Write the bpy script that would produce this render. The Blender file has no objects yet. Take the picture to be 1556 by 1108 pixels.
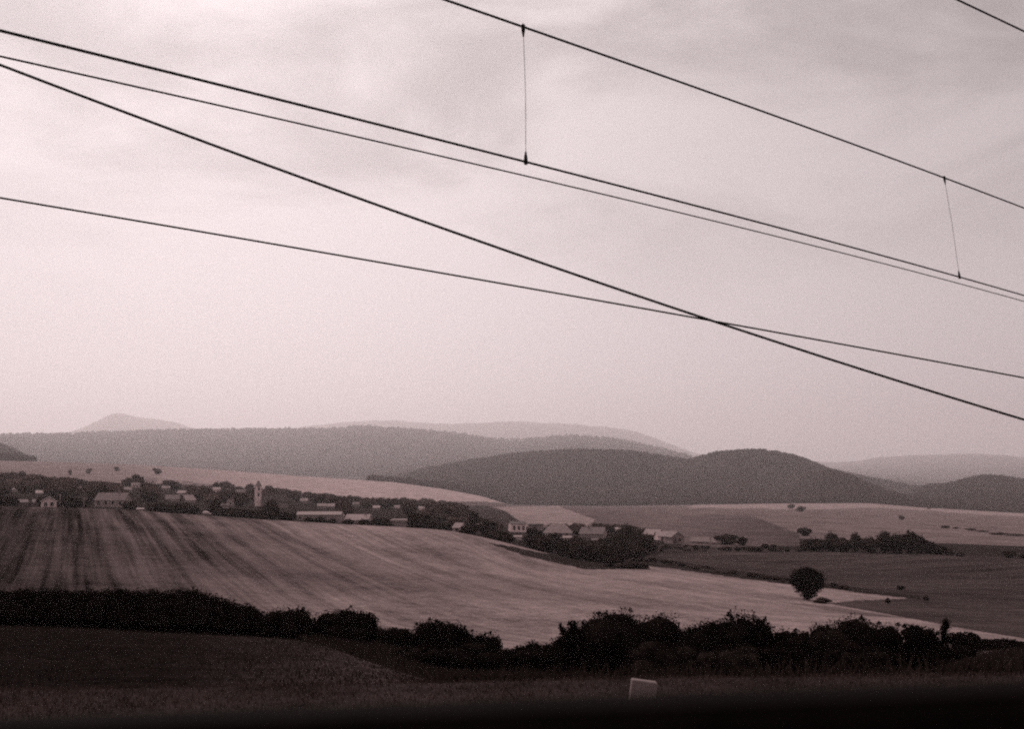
import bpy, bmesh, math, random
import numpy as np
from mathutils import Vector, Matrix

random.seed(7)
RNG = np.random.default_rng(11)
S = bpy.context.scene
COL = S.collection

# ------------------------------------------------------------------ camera model
F, CX, CY, HOR, CAMZ = 1729.0, 778.0, 554.0, 728.0, 3.2
PITCH = math.atan((HOR - CY) / F)
CP, SP = math.cos(PITCH), math.sin(PITCH)

def ray(x, y):
    """direction of a picture point: world X, Y, Z"""
    u = (np.asarray(x, float) - CX) / F
    v = (np.asarray(y, float) - CY) / F
    return u, CP + v * SP, SP - v * CP

def azt(x, y):
    X, Y, Z = ray(x, y)
    return np.arctan2(X, Y), Z / np.hypot(X, Y)

def proj(X, Y, Z):
    Z = Z - CAMZ
    d = Y * CP + Z * SP
    d = np.where(np.abs(d) < 1e-6, 1e-6, d)
    up = -Y * SP + Z * CP
    return CX + F * X / d, CY - F * up / d, d

# ------------------------------------------------------------------ object helpers
def tag(o, label=None, cat=None, group=None, kind=None):
    if label: o['label'] = label
    if cat: o['category'] = cat
    if group: o['group'] = group
    if kind: o['kind'] = kind
    return o

def empty(name, loc, rz=0.0):
    o = bpy.data.objects.new(name, None)
    o.empty_display_size = 0.3
    o.location = loc
    o.rotation_euler = (0, 0, rz)
    COL.objects.link(o)
    return o

def mesh_np(name, V, Fq, mat=None, smooth=False, n=4):
    me = bpy.data.meshes.new(name)
    V = np.asarray(V, np.float32); Fq = np.asarray(Fq, np.int32)
    me.vertices.add(len(V)); me.vertices.foreach_set('co', V.ravel())
    me.loops.add(Fq.size); me.loops.foreach_set('vertex_index', Fq.ravel())
    me.polygons.add(len(Fq))
    me.polygons.foreach_set('loop_start', np.arange(len(Fq), dtype=np.int32) * n)
    me.polygons.foreach_set('use_smooth', np.full(len(Fq), smooth))
    me.update(calc_edges=True)
    me.validate()
    if mat: me.materials.append(mat)
    return me

def link(name, me, parent=None, loc=None):
    o = bpy.data.objects.new(name, me)
    COL.objects.link(o)
    if parent: o.parent = parent
    if loc is not None: o.location = loc
    return o

class MB:
    """collects boxes, tubes and polygons, links them as one mesh"""
    def __init__(self): self.v = []; self.f = []
    def poly(self, pts, faces):
        b = len(self.v); self.v += [tuple(p) for p in pts]
        self.f += [tuple(i + b for i in fc) for fc in faces]
    def box(self, x0, x1, y0, y1, z0, z1):
        self.poly([(x0,y0,z0),(x1,y0,z0),(x1,y1,z0),(x0,y1,z0),(x0,y0,z1),(x1,y0,z1),(x1,y1,z1),(x0,y1,z1)],
                  [(0,3,2,1),(4,5,6,7),(0,1,5,4),(1,2,6,5),(2,3,7,6),(3,0,4,7)])
    def tube(self, pts, radii, n=8):
        pts = [Vector(p) for p in pts]; b = len(self.v)
        for i, p in enumerate(pts):
            d = (pts[min(i+1, len(pts)-1)] - pts[max(i-1, 0)]).normalized()
            a = d.orthogonal() if abs(d.z) > .95 else d.cross(Vector((0,0,1)))
            a.normalize(); c = d.cross(a)
            r = radii[i] if hasattr(radii, '__len__') else radii
            for k in range(n):
                t = 2*math.pi*k/n
                self.v.append(tuple(p + a*(r*math.cos(t)) + c*(r*math.sin(t))))
        for i in range(len(pts)-1):
            for k in range(n):
                k2 = (k+1) % n
                self.f.append((b+i*n+k, b+i*n+k2, b+(i+1)*n+k2, b+(i+1)*n+k))
        self.f.append(tuple(b+k for k in range(n))[::-1])
        self.f.append(tuple(b+(len(pts)-1)*n+k for k in range(n)))
    def build(self, name, mat, parent=None, smooth=False, loc=None, bevel=0):
        me = bpy.data.meshes.new(name)
        me.from_pydata(self.v, [], self.f); me.update()
        if bevel:
            bm = bmesh.new(); bm.from_mesh(me)
            bmesh.ops.recalc_face_normals(bm, faces=bm.faces)
            bmesh.ops.bevel(bm, geom=bm.edges[:], offset=bevel, segments=3, affect='EDGES', profile=.5)
            bm.to_mesh(me); bm.free()
        if smooth: me.polygons.foreach_set('use_smooth', np.full(len(me.polygons), True))
        me.materials.append(mat)
        return link(name, me, parent, loc)

# ------------------------------------------------------------------ materials (a sepia print: every colour is a warm grey)
TINT = (1.0, 0.745, 0.725)
DTINT = (1.0, 0.69, 0.60)
def tint(a, t=TINT): return (a*t[0], a*t[1], a*t[2], 1)

def new_mat(name):
    m = bpy.data.materials.new(name); m.use_nodes = True
    nt = m.node_tree; b = nt.nodes['Principled BSDF']
    b.inputs['Specular IOR Level'].default_value = 0.12
    b.inputs['Roughness'].default_value = 0.9
    return m, nt, b

def noisy_mat(name, a, var=0.35, scale=3.0, rough=.9, spec=.12, t=TINT, rand=0.0, bump=0.0, stretch=(1,1,1), metal=0.0):
    m, nt, b = new_mat(name)
    N = nt.nodes; L = nt.links
    tc = N.new('ShaderNodeTexCoord'); mp = N.new('ShaderNodeMapping'); mp.inputs['Scale'].default_value = stretch
    L.new(tc.outputs['Object'], mp.inputs['Vector'])
    nz = N.new('ShaderNodeTexNoise'); nz.inputs['Scale'].default_value = scale; nz.inputs['Detail'].default_value = 5
    nz.inputs['Roughness'].default_value = .65
    L.new(mp.outputs['Vector'], nz.inputs['Vector'])
    mr = N.new('ShaderNodeMapRange'); mr.inputs['From Min'].default_value = .3; mr.inputs['From Max'].default_value = .7
    mr.inputs['To Min'].default_value = 1-var; mr.inputs['To Max'].default_value = 1+var
    L.new(nz.outputs['Fac'], mr.inputs['Value'])
    val = mr.outputs['Result']
    if rand:
        oi = N.new('ShaderNodeObjectInfo'); r2 = N.new('ShaderNodeMapRange')
        r2.inputs['To Min'].default_value = 1-rand; r2.inputs['To Max'].default_value = 1+rand
        L.new(oi.outputs['Random'], r2.inputs['Value'])
        mu = N.new('ShaderNodeMath'); mu.operation = 'MULTIPLY'
        L.new(val, mu.inputs[0]); L.new(r2.outputs['Result'], mu.inputs[1]); val = mu.outputs[0]
    vm = N.new('ShaderNodeVectorMath'); vm.operation = 'SCALE'
    vm.inputs[0].default_value = tint(a, t)[:3]; L.new(val, vm.inputs['Scale'])
    L.new(vm.outputs['Vector'], b.inputs['Base Color'])
    b.inputs['Roughness'].default_value = rough; b.inputs['Specular IOR Level'].default_value = spec
    b.inputs['Metallic'].default_value = metal
    if bump:
        bp = N.new('ShaderNodeBump'); bp.inputs['Strength'].default_value = bump; bp.inputs['Distance'].default_value = .05
        L.new(nz.outputs['Fac'], bp.inputs['Height']); L.new(bp.outputs['Normal'], b.inputs['Normal'])
    return m

M = {
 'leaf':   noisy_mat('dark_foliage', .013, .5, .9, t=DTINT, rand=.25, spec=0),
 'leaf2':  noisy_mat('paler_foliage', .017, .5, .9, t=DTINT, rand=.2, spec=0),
 'vleaf':  noisy_mat('village_foliage', .085, .45, .25, t=DTINT, rand=.45, spec=0),
 'midgrass': noisy_mat('rough_grass', .038, .4, .6, t=DTINT, spec=0),
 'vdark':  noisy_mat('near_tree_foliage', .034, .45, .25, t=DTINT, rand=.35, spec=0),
 'forest': noisy_mat('forest_canopy', .036, .55, .004, t=DTINT, spec=0),
 'bark':   noisy_mat('bark', .06, .4, 6, t=DTINT, bump=.5),
 'grass':  noisy_mat('dark_grass', .036, .5, .6, t=DTINT, spec=0),
 'straw':  noisy_mat('dry_grass', .075, .4, .8, t=DTINT, spec=0),
 'wire':   noisy_mat('weathered_wire', .012, .3, 4, t=DTINT, rough=.75, spec=.1),
 'clamp':  noisy_mat('clamp_iron', .015, .3, 30, t=DTINT, rough=.7, spec=.15),
 'stone':  noisy_mat('whitewashed_stone', .20, .18, 9, bump=.4),
 'sill':   noisy_mat('shade_black_sill', .006, .3, 20, t=DTINT, rough=.95, spec=.02),  # near-black colour stands in for the shade of an unbuilt carriage
 'white':  noisy_mat('whitewash', .75, .15, 1.2, rand=.12),
 'cream':  noisy_mat('faded_render', .32, .18, 1.0, rand=.15),
 'grey':   noisy_mat('grey_render', .24, .22, 1.0, rand=.15),
 'roofl':  noisy_mat('pale_sheet_roof', .34, .2, 1.5, stretch=(1,4,1), rand=.12),
 'roofm':  noisy_mat('weathered_tile_roof', .22, .28, 2.0, stretch=(1,4,1), rand=.2, bump=.5),
 'roofd':  noisy_mat('dark_tile_roof', .10, .3, 2.0, stretch=(1,4,1), rand=.2, bump=.5),
 'glass':  noisy_mat('window_glass', .03, .2, 2, rough=.2, spec=.5),
 'wood':   noisy_mat('old_wood', .11, .35, 3, stretch=(6,6,1), bump=.4),
 'pole':   noisy_mat('grey_pole', .30, .25, 3, stretch=(6,6,.5)),
}

# ------------------------------------------------------------------ terrain
def pchip_rows(kx, ky, q):
    """kx (K,A), ky (K,A), q (R,) -> (R,A) monotone cubic in kx"""
    h = np.diff(kx, axis=0); dl = np.diff(ky, axis=0) / h
    d = np.zeros_like(ky)
    w1 = 2*h[1:] + h[:-1]; w2 = h[1:] + 2*h[:-1]
    same = dl[:-1]*dl[1:] > 0
    with np.errstate(divide='ignore', invalid='ignore'):
        hm = (w1+w2) / (w1/dl[:-1] + w2/dl[1:])
    d[1:-1] = np.where(same, hm, 0)
    d[0] = dl[0]; d[-1] = dl[-1]
    A = kx.shape[1]; out = np.zeros((len(q), A)); ar = np.arange(A)
    for i, t in enumerate(q):
        k = np.clip((kx <= t).sum(axis=0) - 1, 0, kx.shape[0]-2)
        hh = h[k, ar]; s = np.clip((t - kx[k, ar]) / hh, 0, 1)
        y0, y1, d0, d1 = ky[k, ar], ky[k+1, ar], d[k, ar], d[k+1, ar]
        out[i] = ((1+2*s)*(1-s)**2*y0 + s*(1-s)**2*hh*d0 + s*s*(3-2*s)*y1 + s*s*(s-1)*hh*d1)
    return out

def vnoise(x, y, seed=0):
    xi = np.floor(x).astype(np.int64); yi = np.floor(y).astype(np.int64)
    fx = x - xi; fy = y - yi
    fx = fx*fx*(3-2*fx); fy = fy*fy*(3-2*fy)
    def hsh(a, b):
        n = (a*374761393 + b*668265263 + seed*1274126177) & 0xffffffff
        n = ((n ^ (n >> 13)) * 1274126177) & 0xffffffff
        return ((n ^ (n >> 16)) & 0xffff) / 65535.0
    return (hsh(xi,yi)*(1-fx)+hsh(xi+1,yi)*fx)*(1-fy) + (hsh(xi,yi+1)*(1-fx)+hsh(xi+1,yi+1)*fx)*fy - .5

def fbm(x, y, seed=0, o=4):
    s = 0; a = 1
    for i in range(o):
        s = s + a*vnoise(x, y, seed+i); x = x*2.03; y = y*2.03; a *= .5
    return s

# each layer: distance (m) and the outline (picture x -> picture y) of the ground there
LAYERS = [
 (17.3, {0:1053, 500:1043, 1000:1032, 1556:1028}),
 (30,   {0:1003, 300:1007, 500:1012, 580:1022, 650:1040, 900:1046, 1400:1042, 1450:1030, 1556:1015}),
 (62,   {0:956, 300:967, 500:979, 600:990, 700:1015, 800:1028, 1000:1034, 1300:1034, 1400:1028, 1450:1010, 1556:995}),
 (80,   {0:946, 300:955, 500:966, 800:990, 1000:1000, 1300:1000, 1556:986}),
 (110,  {0:918, 250:930, 470:946, 800:962, 1000:964, 1250:962, 1556:974}),
 (170,  {0:850, 200:858, 400:868, 600:884, 800:900, 1000:912, 1228:928, 1400:936, 1556:950}),
 (230,  {0:796, 200:800, 400:818, 600:836, 700:846, 800:866, 890:880, 1000:884, 1228:905, 1400:915, 1556:926}),
 (290,  {0:768, 100:771, 200:776, 300:783, 400:790, 550:799, 680:808, 760:824, 830:843, 890:858, 985:861, 1100:872, 1228:886, 1400:898, 1556:908}),
 (350,  {0:772, 100:775, 200:780, 300:787, 400:794, 550:803, 680:812, 760:827, 830:842, 890:850, 985:848, 1100:856, 1228:866, 1400:876, 1556:886}),
 (440,  {0:769, 100:771, 200:775, 300:781, 400:788, 560:798, 700:808, 800:816, 900:822, 1000:826, 1100:831, 1228:837, 1350:841, 1556:848}),
 (650,  {0:749, 200:753, 400:768, 600:782, 740:791, 900:797, 1050:806, 1215:810, 1400:818, 1556:824}),
 (1300, {0:722, 200:727, 400:745, 500:758, 640:766, 740:770, 900:775, 1050:777, 1215:780, 1400:787, 1556:793}),
 (2500, {0:699, 200:705, 300:712, 440:723, 600:734, 680:745, 740:757, 770:769, 900:770, 1050:768, 1180:766, 1320:765, 1400:771, 1556:780}),
 (3000, {0:694, 60:704, 200:711, 440:729, 590:738, 640:739, 700:740, 760:745, 800:748, 880:748, 960:748, 1045:749, 1130:748, 1185:757, 1215:750, 1240:737, 1262:723,
         1285:726, 1310:738, 1345:753, 1385:764, 1410:768, 1480:765, 1556:768}),
 (4300, {0:678, 25:692, 55:706, 90:712, 200:714, 440:730, 540:736, 590:733, 640:718, 700:707, 760:698, 800:693, 880:687, 960:689, 1010:696, 1045:704,
         1075:692, 1100:688, 1150:685, 1200:691, 1250:710, 1300:737, 1345:756, 1370:760, 1387:752, 1410:739, 1435:743, 1455:736, 1480:729, 1510:726, 1556:735}),
 (5600, {0:692, 50:712, 300:722, 560:728, 700:715, 1000:715, 1250:715, 1400:745, 1556:745}),
 (11500, {0:664, 50:662, 100:661, 200:659, 300:656, 400:656, 500:655, 550:650, 620:654, 700:663, 770:673, 800:671, 870:665, 930:669, 980:679,
         1035:693, 1100:705, 1250:715, 1330:725, 1400:728, 1556:730}),
 (16000, {0:690, 500:690, 1000:700, 1300:715, 1556:715}),
 (26000, {0:668, 105:660, 125:651, 145:643, 165:631, 179:622, 190:628, 215:637, 240:638, 264:639, 290:651, 385:652, 435:655, 470:648, 530:642, 580:639, 650:643, 700:645,
         760:641, 800:642, 870:645, 930:650, 980:660, 1030:680, 1060:691, 1150:700, 1290:704, 1330:697, 1400:692, 1500:690, 1556:696}),
 (31000, {0:715, 1556:715}),
]
NC, NR = 760, 940
A1 = math.radians(31)
az_in = np.linspace(-A1, A1, NC)
az_out = np.linspace(A1, 2*math.pi - A1, 90)[1:-1]
AZ = np.concatenate([az_in, az_out])          # a closed ring
LR = np.linspace(math.log(1.2), math.log(31000), NR)
R = np.exp(LR)

def layer_t(lay):
    xs = np.array(sorted(lay)); ys = np.array([lay[k] for k in xs], float)
    xs2 = np.arange(-40, 1597, 4.0); y2 = np.interp(xs2, xs, ys)
    k = np.exp(-.5*(np.arange(-8, 9)/3.0)**2); k /= k.sum()
    y2 = np.convolve(np.pad(y2, 8, mode='edge'), k, mode='valid')
    a, t = azt(xs2, y2)
    azw = np.where(AZ > math.pi, AZ - 2*math.pi, AZ)
    tt = np.interp(azw, a, t)
    # behind the camera both ends meet
    out = np.abs(azw) > A1
    m = np.clip((np.abs(azw) - A1) / (math.pi - A1), 0, 1)
    avg = .5*(t[0] + t[-1])
    return np.where(out, tt*(1-m) + avg*m, tt)

KT = np.array([layer_t(l) for _, l in LAYERS])
KR = np.array([np.full(len(AZ), r) for r, _ in LAYERS])
KR[0] = CAMZ / -KT[0]                          # the verge is level with the rails
R0 = KR[0].copy()
T = pchip_rows(np.log(KR), KT, LR)
GX = R[:, None]*np.sin(AZ)[None]; GY = R[:, None]*np.cos(AZ)[None]
GZ = CAMZ + R[:, None]*T
GZ = np.where(R[:, None] < R0[None], 0.0, GZ)
amp = np.interp(LR, np.log([1, 17, 30, 100, 300, 1000, 2500, 4300, 11500, 26000, 31000]), [0, .02, .15, .35, .6, 1.2, 3, 9, 22, 45, 60])
wl = np.interp(LR, np.log([1, 30, 100, 300, 1000, 2000, 6000]), [4, 6, 18, 40, 120, 160, 420])
GZ = GZ + amp[:, None]*fbm(GX/wl[:, None].clip(1) if False else GX/60, GY/60, 3)*np.where(R[:, None] < 2000, 1, 0) \
        + np.where(R[:, None] >= 2000, amp[:, None]*fbm(GX/520, GY/520, 5, 5), 0)
PX, PY, PD = proj(GX, GY, GZ)

def ground_z(X, Y):
    a = math.atan2(X, Y); lr = math.log(max(math.hypot(X, Y), 1.3))
    fi = (lr - LR[0]) / (LR[1]-LR[0]); fj = (a + A1) / (az_in[1]-az_in[0])
    fj = min(max(fj, 0), NC-1.001); fi = min(max(fi, 0), NR-1.001)
    i = int(fi); j = int(fj); u = fi-i; v = fj-j
    return float((GZ[i,j]*(1-v)+GZ[i,j+1]*v)*(1-u) + (GZ[i+1,j]*(1-v)+GZ[i+1,j+1]*v)*u)

def at_r(x, r, y=740):
    """ground point in picture column x at distance r"""
    a, _ = azt(x, y); X = r*math.sin(a); Y = r*math.cos(a)
    return Vector((X, Y, ground_z(X, Y)))

def find_r(x, y, r0, r1):
    """distance between r0 and r1 at which the ground of column x shows nearest to height y"""
    a, _ = azt(x, y); best = None
    for k in range(140):
        r = r0*(r1/r0)**(k/139)
        X = r*math.sin(a); Y = r*math.cos(a)
        e = abs(float(proj(X, Y, ground_z(X, Y))[1]) - y)
        if best is None or e < best[0] - 1e-3: best = (e, r)
    return best[1]

def inpoly(px, py, poly):
    p = np.zeros(np.shape(px), bool); n = len(poly)
    for i in range(n):
        x1, y1 = poly[i]; x2, y2 = poly[(i+1) % n]
        if y1 == y2: continue
        c = ((y1 > py) != (y2 > py)) & (px < (x2-x1)*(py-y1)/(y2-y1)+x1)
        p ^= c
    return p

RR = np.broadcast_to(R[:, None], GX.shape)
tone = np.full(GX.shape, .10); rows = np.full(GX.shape, .15); rowsb = np.zeros(GX.shape); cls = np.zeros(GX.shape, np.int8)
# wobble so the field edges are not ruled lines
wob = fbm(GX/(4+RR/40), GY/(4+RR/40), 21)
QX = PX + 5*wob; QY = PY + 2.4*wob
def paint(mask, t, r, b=0.0, c=None):
    tone[mask] = t if np.isscalar(t) else t[mask]
    rows[mask] = r; rowsb[mask] = b
    if c is not None: cls[mask] = c
CLS = ['ground', 'verge', 'ploughed_field', 'stubble_field', 'crop_field', 'fallow_field', 'far_field', 'hills', 'ridge', 'mountains']
near = RR < R0[None]+.4
paint(near, np.interp(PX, [0, 600, 1000], [.052, .05, .04]), .1, 0, 1)
bank = (RR >= R0[None]+.4) & (RR < 74)
paint(bank, .018, .1, 0, 0)
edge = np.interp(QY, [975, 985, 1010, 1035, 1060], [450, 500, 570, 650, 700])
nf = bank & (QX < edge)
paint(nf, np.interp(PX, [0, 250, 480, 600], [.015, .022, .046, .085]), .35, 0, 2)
hill = (RR >= 74) & (RR < 300)
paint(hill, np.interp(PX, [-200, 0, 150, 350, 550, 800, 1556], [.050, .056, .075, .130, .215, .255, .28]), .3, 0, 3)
lw = hill & (PX < 700)
rows[lw] = np.interp(PX, [0, 200, 450, 700], [1.25, 1.15, .75, .35])[lw]
vill = (RR >= 300) & (RR < 1200)
paint(vill, .032, .1, 0, 0)
bandp = inpoly(QX, QY, [(-200, 775), (-200, 900), (60, 895), (330, 890), (420, 860), (300, 780)]) & hill
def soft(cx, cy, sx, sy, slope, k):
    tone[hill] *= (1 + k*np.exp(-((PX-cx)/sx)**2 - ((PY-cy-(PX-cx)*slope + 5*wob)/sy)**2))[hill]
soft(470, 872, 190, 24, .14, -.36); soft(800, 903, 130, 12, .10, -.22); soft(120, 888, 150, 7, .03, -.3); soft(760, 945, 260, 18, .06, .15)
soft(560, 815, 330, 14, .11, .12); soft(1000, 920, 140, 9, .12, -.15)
# right: dark crop field, weedy wedge and the pale tail between
crop = inpoly(QX, QY, [(985,828),(1100,832),(1215,837),(1350,841),(1700,852),(1700,948),(1556,932),(1400,909),(1290,895),(1215,885),(1100,868),(985,850),(955,846),(960,835)]) & (RR > 200) & (RR < 520)
paint(crop, .058, .0, .8, 4)
wedge = inpoly(QX, QY, [(1262,918),(1300,912),(1385,910),(1430,907),(1700,945),(1700,1000),(1556,971),(1440,952),(1350,934)]) & (RR > 100) & (RR < 330)
paint(wedge, .068, .0, .5, 5)
strip2 = inpoly(QX, QY, [(1180,915),(1270,922),(1360,938),(1320,937),(1250,926)]) & (RR > 100) & (RR < 330)
tone[strip2] *= .6
scrubg = inpoly(QX, QY, [(760,828),(830,842),(900,845),(985,852),(985,862),(890,866),(800,846),(740,826)]) & (RR > 200) & (RR < 400)
paint(scrubg, .034, .1, 0, 0)
ditch = inpoly(QX, QY, [(955,842),(985,847),(1100,865),(1215,881),(1300,893),(1400,907),(1400,912),(1215,891),(1100,876),(985,860),(950,852)]) & (RR > 200) & (RR < 420)
paint(ditch, .034, 0, .2, 4)
midf = (RR >= 520) & (RR < 2540) & (PX > 1000)
midf = (RR >= 560) & (RR < 2540) & (PX > 660)
paint(midf, np.interp(PX, [660, 930, 1080, 1556], [.12, .13, .165, .18]), .0, .35, 6)
dw = inpoly(QX, QY, [(672,771),(735,768),(770,776),(800,797),(740,806),(660,790)]) & (RR > 480) & (RR < 2540)
paint(dw, .05, 0, .2, 5)
pw = inpoly(QX, QY, [(748,771),(850,770),(905,790),(890,800),(800,800),(770,778)]) & (RR > 480) & (RR < 2540)
paint(pw, .27, 0, .2, 6)
rp = inpoly(QX, QY, [(1040,772),(1060,764),(1320,762),(1700,784),(1700,795),(1330,772),(1200,775),(1130,772)]) & (RR > 900) & (RR < 2540)
paint(rp, .29, 0, .3, 6)
rd = inpoly(QX, QY, [(985,806),(1040,786),(1100,779),(1150,787),(1215,812),(1215,830),(1100,832),(1010,826),(1000,806)]) & (RR > 440) & (RR < 1100)
paint(rd, np.interp(PX, [990, 1110, 1215], [.145, .115, .085]), 0, .35, 5)
pl = (RR >= 950) & (RR < 2540) & (PX <= 775) & (QY < np.interp(PX, [0, 200, 300, 420, 520, 640, 740, 775], [728, 736, 735, 744, 757, 764, 762, 766]))
paint(pl, np.interp(PX, [0, 180, 330, 520, 775], [.20, .22, .32, .38, .38]), 0, .3, 6)
hl = (RR >= 2500) & (RR < 5700)
hl &= QY < np.interp(PX, [0, 200, 300, 440, 600, 680, 740, 770, 900, 1050, 1180, 1320, 1400, 1556], [699, 705, 712, 723, 734, 745, 757, 769, 770, 768, 766, 765, 771, 780])+1.0
hl |= (RR >= 2540) & (RR < 5700)
paint(hl, .045, 0, .1, 7)
paint((RR >= 5700) & (RR < 16100), .05, 0, .1, 8)
paint(RR >= 16100, .06, 0, .1, 9)

def ground_material():
    m, nt, b = new_mat('field_soil')
    N = nt.nodes; L = nt.links
    geo = N.new('ShaderNodeNewGeometry')
    def attr(n):
        a = N.new('ShaderNodeAttribute'); a.attribute_name = n; return a.outputs['Fac']
    def noise(vec, scale, detail=4, rough=.6):
        n = N.new('ShaderNodeTexNoise'); n.inputs['Scale'].default_value = scale
        n.inputs['Detail'].default_value = detail; n.inputs['Roughness'].default_value = rough
        L.new(vec, n.inputs['Vector']); return n.outputs['Fac']
    def rowvec(deg, sx, sy):
        ro = N.new('ShaderNodeVectorRotate'); ro.rotation_type = 'Z_AXIS'; ro.inputs['Angle'].default_value = math.radians(deg)
        L.new(geo.outputs['Position'], ro.inputs['Vector'])
        mp = N.new('ShaderNodeMapping'); mp.inputs['Scale'].default_value = (sx, sy, .02)
        L.new(ro.outputs['Vector'], mp.inputs['Vector']); return mp.outputs['Vector']
    def math_(op, a, b_):
        n = N.new('ShaderNodeMath'); n.operation = op
        for i, q in enumerate((a, b_)):
            if isinstance(q, (int, float)): n.inputs[i].default_value = q
            else: L.new(q, n.inputs[i])
        return n.outputs[0]
    def cen(x, k): return math_('MULTIPLY', math_('SUBTRACT', x, .5), k)
    # warp so the rows bend a little with the slope
    r1 = noise(rowvec(-21, .55, .012), 1, 3)
    r1b = noise(rowvec(-22.5, .16, .006), 1, 3)
    r1c = noise(rowvec(-21, 1.5, .010), 1, 2)
    rA = math_('ADD', math_('ADD', cen(r1, 2.4), cen(r1b, 2.4)), cen(r1c, 1.5))
    r2 = math_('ADD', cen(noise(rowvec(58, .45, .01), 1, 3), 2.6), cen(noise(rowvec(58, .1, .006), 1, 3), 1.6))
    gA = cen(noise(geo.outputs['Position'], 2.2, 6, .8), 2.2)
    gB = cen(noise(geo.outputs['Position'], .045, 5, .6), 1.5)
    gC = cen(noise(geo.outputs['Position'], .4, 6, .75), 1.7)
    gD = cen(noise(geo.outputs['Position'], .9, 6, .8), 1.0)
    v = math_('ADD', math_('MULTIPLY', rA, attr('rows')), math_('MULTIPLY', r2, attr('rowsb')))
    v = math_('ADD', v, math_('ADD', math_('ADD', gA, gB), math_('ADD', gC, gD)))
    v = math_('MAXIMUM', math_('ADD', v, 1.0), .25)
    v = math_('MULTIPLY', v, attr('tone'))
    vm = N.new('ShaderNodeVectorMath'); vm.operation = 'SCALE'; vm.inputs[0].default_value = TINT
    L.new(v, vm.inputs['Scale']); L.new(vm.outputs['Vector'], b.inputs['Base Color'])
    bp = N.new('ShaderNodeBump'); bp.inputs['Strength'].default_value = .5; bp.inputs['Distance'].default_value = .25
    L.new(math_('ADD', gA, math_('MULTIPLY', rA, attr('rows'))), bp.inputs['Height'])
    L.new(bp.outputs['Normal'], b.inputs['Normal'])
    b.inputs['Specular IOR Level'].default_value = 0; b.inputs['Roughness'].default_value = 1
    return m
GM = ground_material()

def build_ground():
    na = len(AZ)
    V = np.stack([GX, GY, GZ], -1).reshape(-1, 3)
    i = np.arange(NR-1)[:, None]; j = np.arange(na)[None]
    # the ring: columns NC-1 -> az_out -> 0 close up
    j2 = (j+1) % na
    quad = np.stack([i*na+j, i*na+j2, (i+1)*na+j2, (i+1)*na+j], -1)[..., ::-1]
    c = np.maximum(np.maximum(cls[:-1], np.roll(cls, -1, 1)[:-1]), np.maximum(cls[1:], np.roll(cls, -1, 1)[1:]))
    # the middle disc under the camera
    for k, nm in enumerate(CLS):
        q = quad[c == k]
        if not len(q): continue
        used, inv = np.unique(q.ravel(), return_inverse=True)
        me = mesh_np(nm, V[used], inv.reshape(-1, 4), GM, smooth=True)
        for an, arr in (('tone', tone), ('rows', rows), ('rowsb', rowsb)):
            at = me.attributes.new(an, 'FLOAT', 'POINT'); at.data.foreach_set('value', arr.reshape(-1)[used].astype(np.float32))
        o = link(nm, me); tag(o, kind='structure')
build_ground()

# ------------------------------------------------------------------ foliage
ICO_V = None
def ico(sub=1):
    bm = bmesh.new(); bmesh.ops.create_icosphere(bm, subdivisions=sub, radius=1)
    V = np.array([v.co[:] for v in bm.verts]); Fc = np.array([[v.index for v in f.verts] for f in bm.faces]); bm.free()
    return V, Fc
ICO2 = ico(3); ICO0 = ico(1)

def leaves_at(P, size, rng, up=.3):
    """random little leaf quads at points P"""
    n = len(P)
    nrm = rng.normal(size=(n, 3)); nrm[:, 2] += up; nrm /= np.linalg.norm(nrm, axis=1, keepdims=True)
    a = np.cross(nrm, rng.normal(size=(n, 3))); a /= np.linalg.norm(a, axis=1, keepdims=True)
    b = np.cross(nrm, a)
    s = size*rng.uniform(.55, 1.35, (n, 1)); w = s*rng.uniform(.45, .8, (n, 1))
    V = np.stack([P-a*s, P-b*w, P+a*s, P+b*w], 1).reshape(-1, 3)
    return V, np.arange(n*4).reshape(-1, 4)

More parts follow.
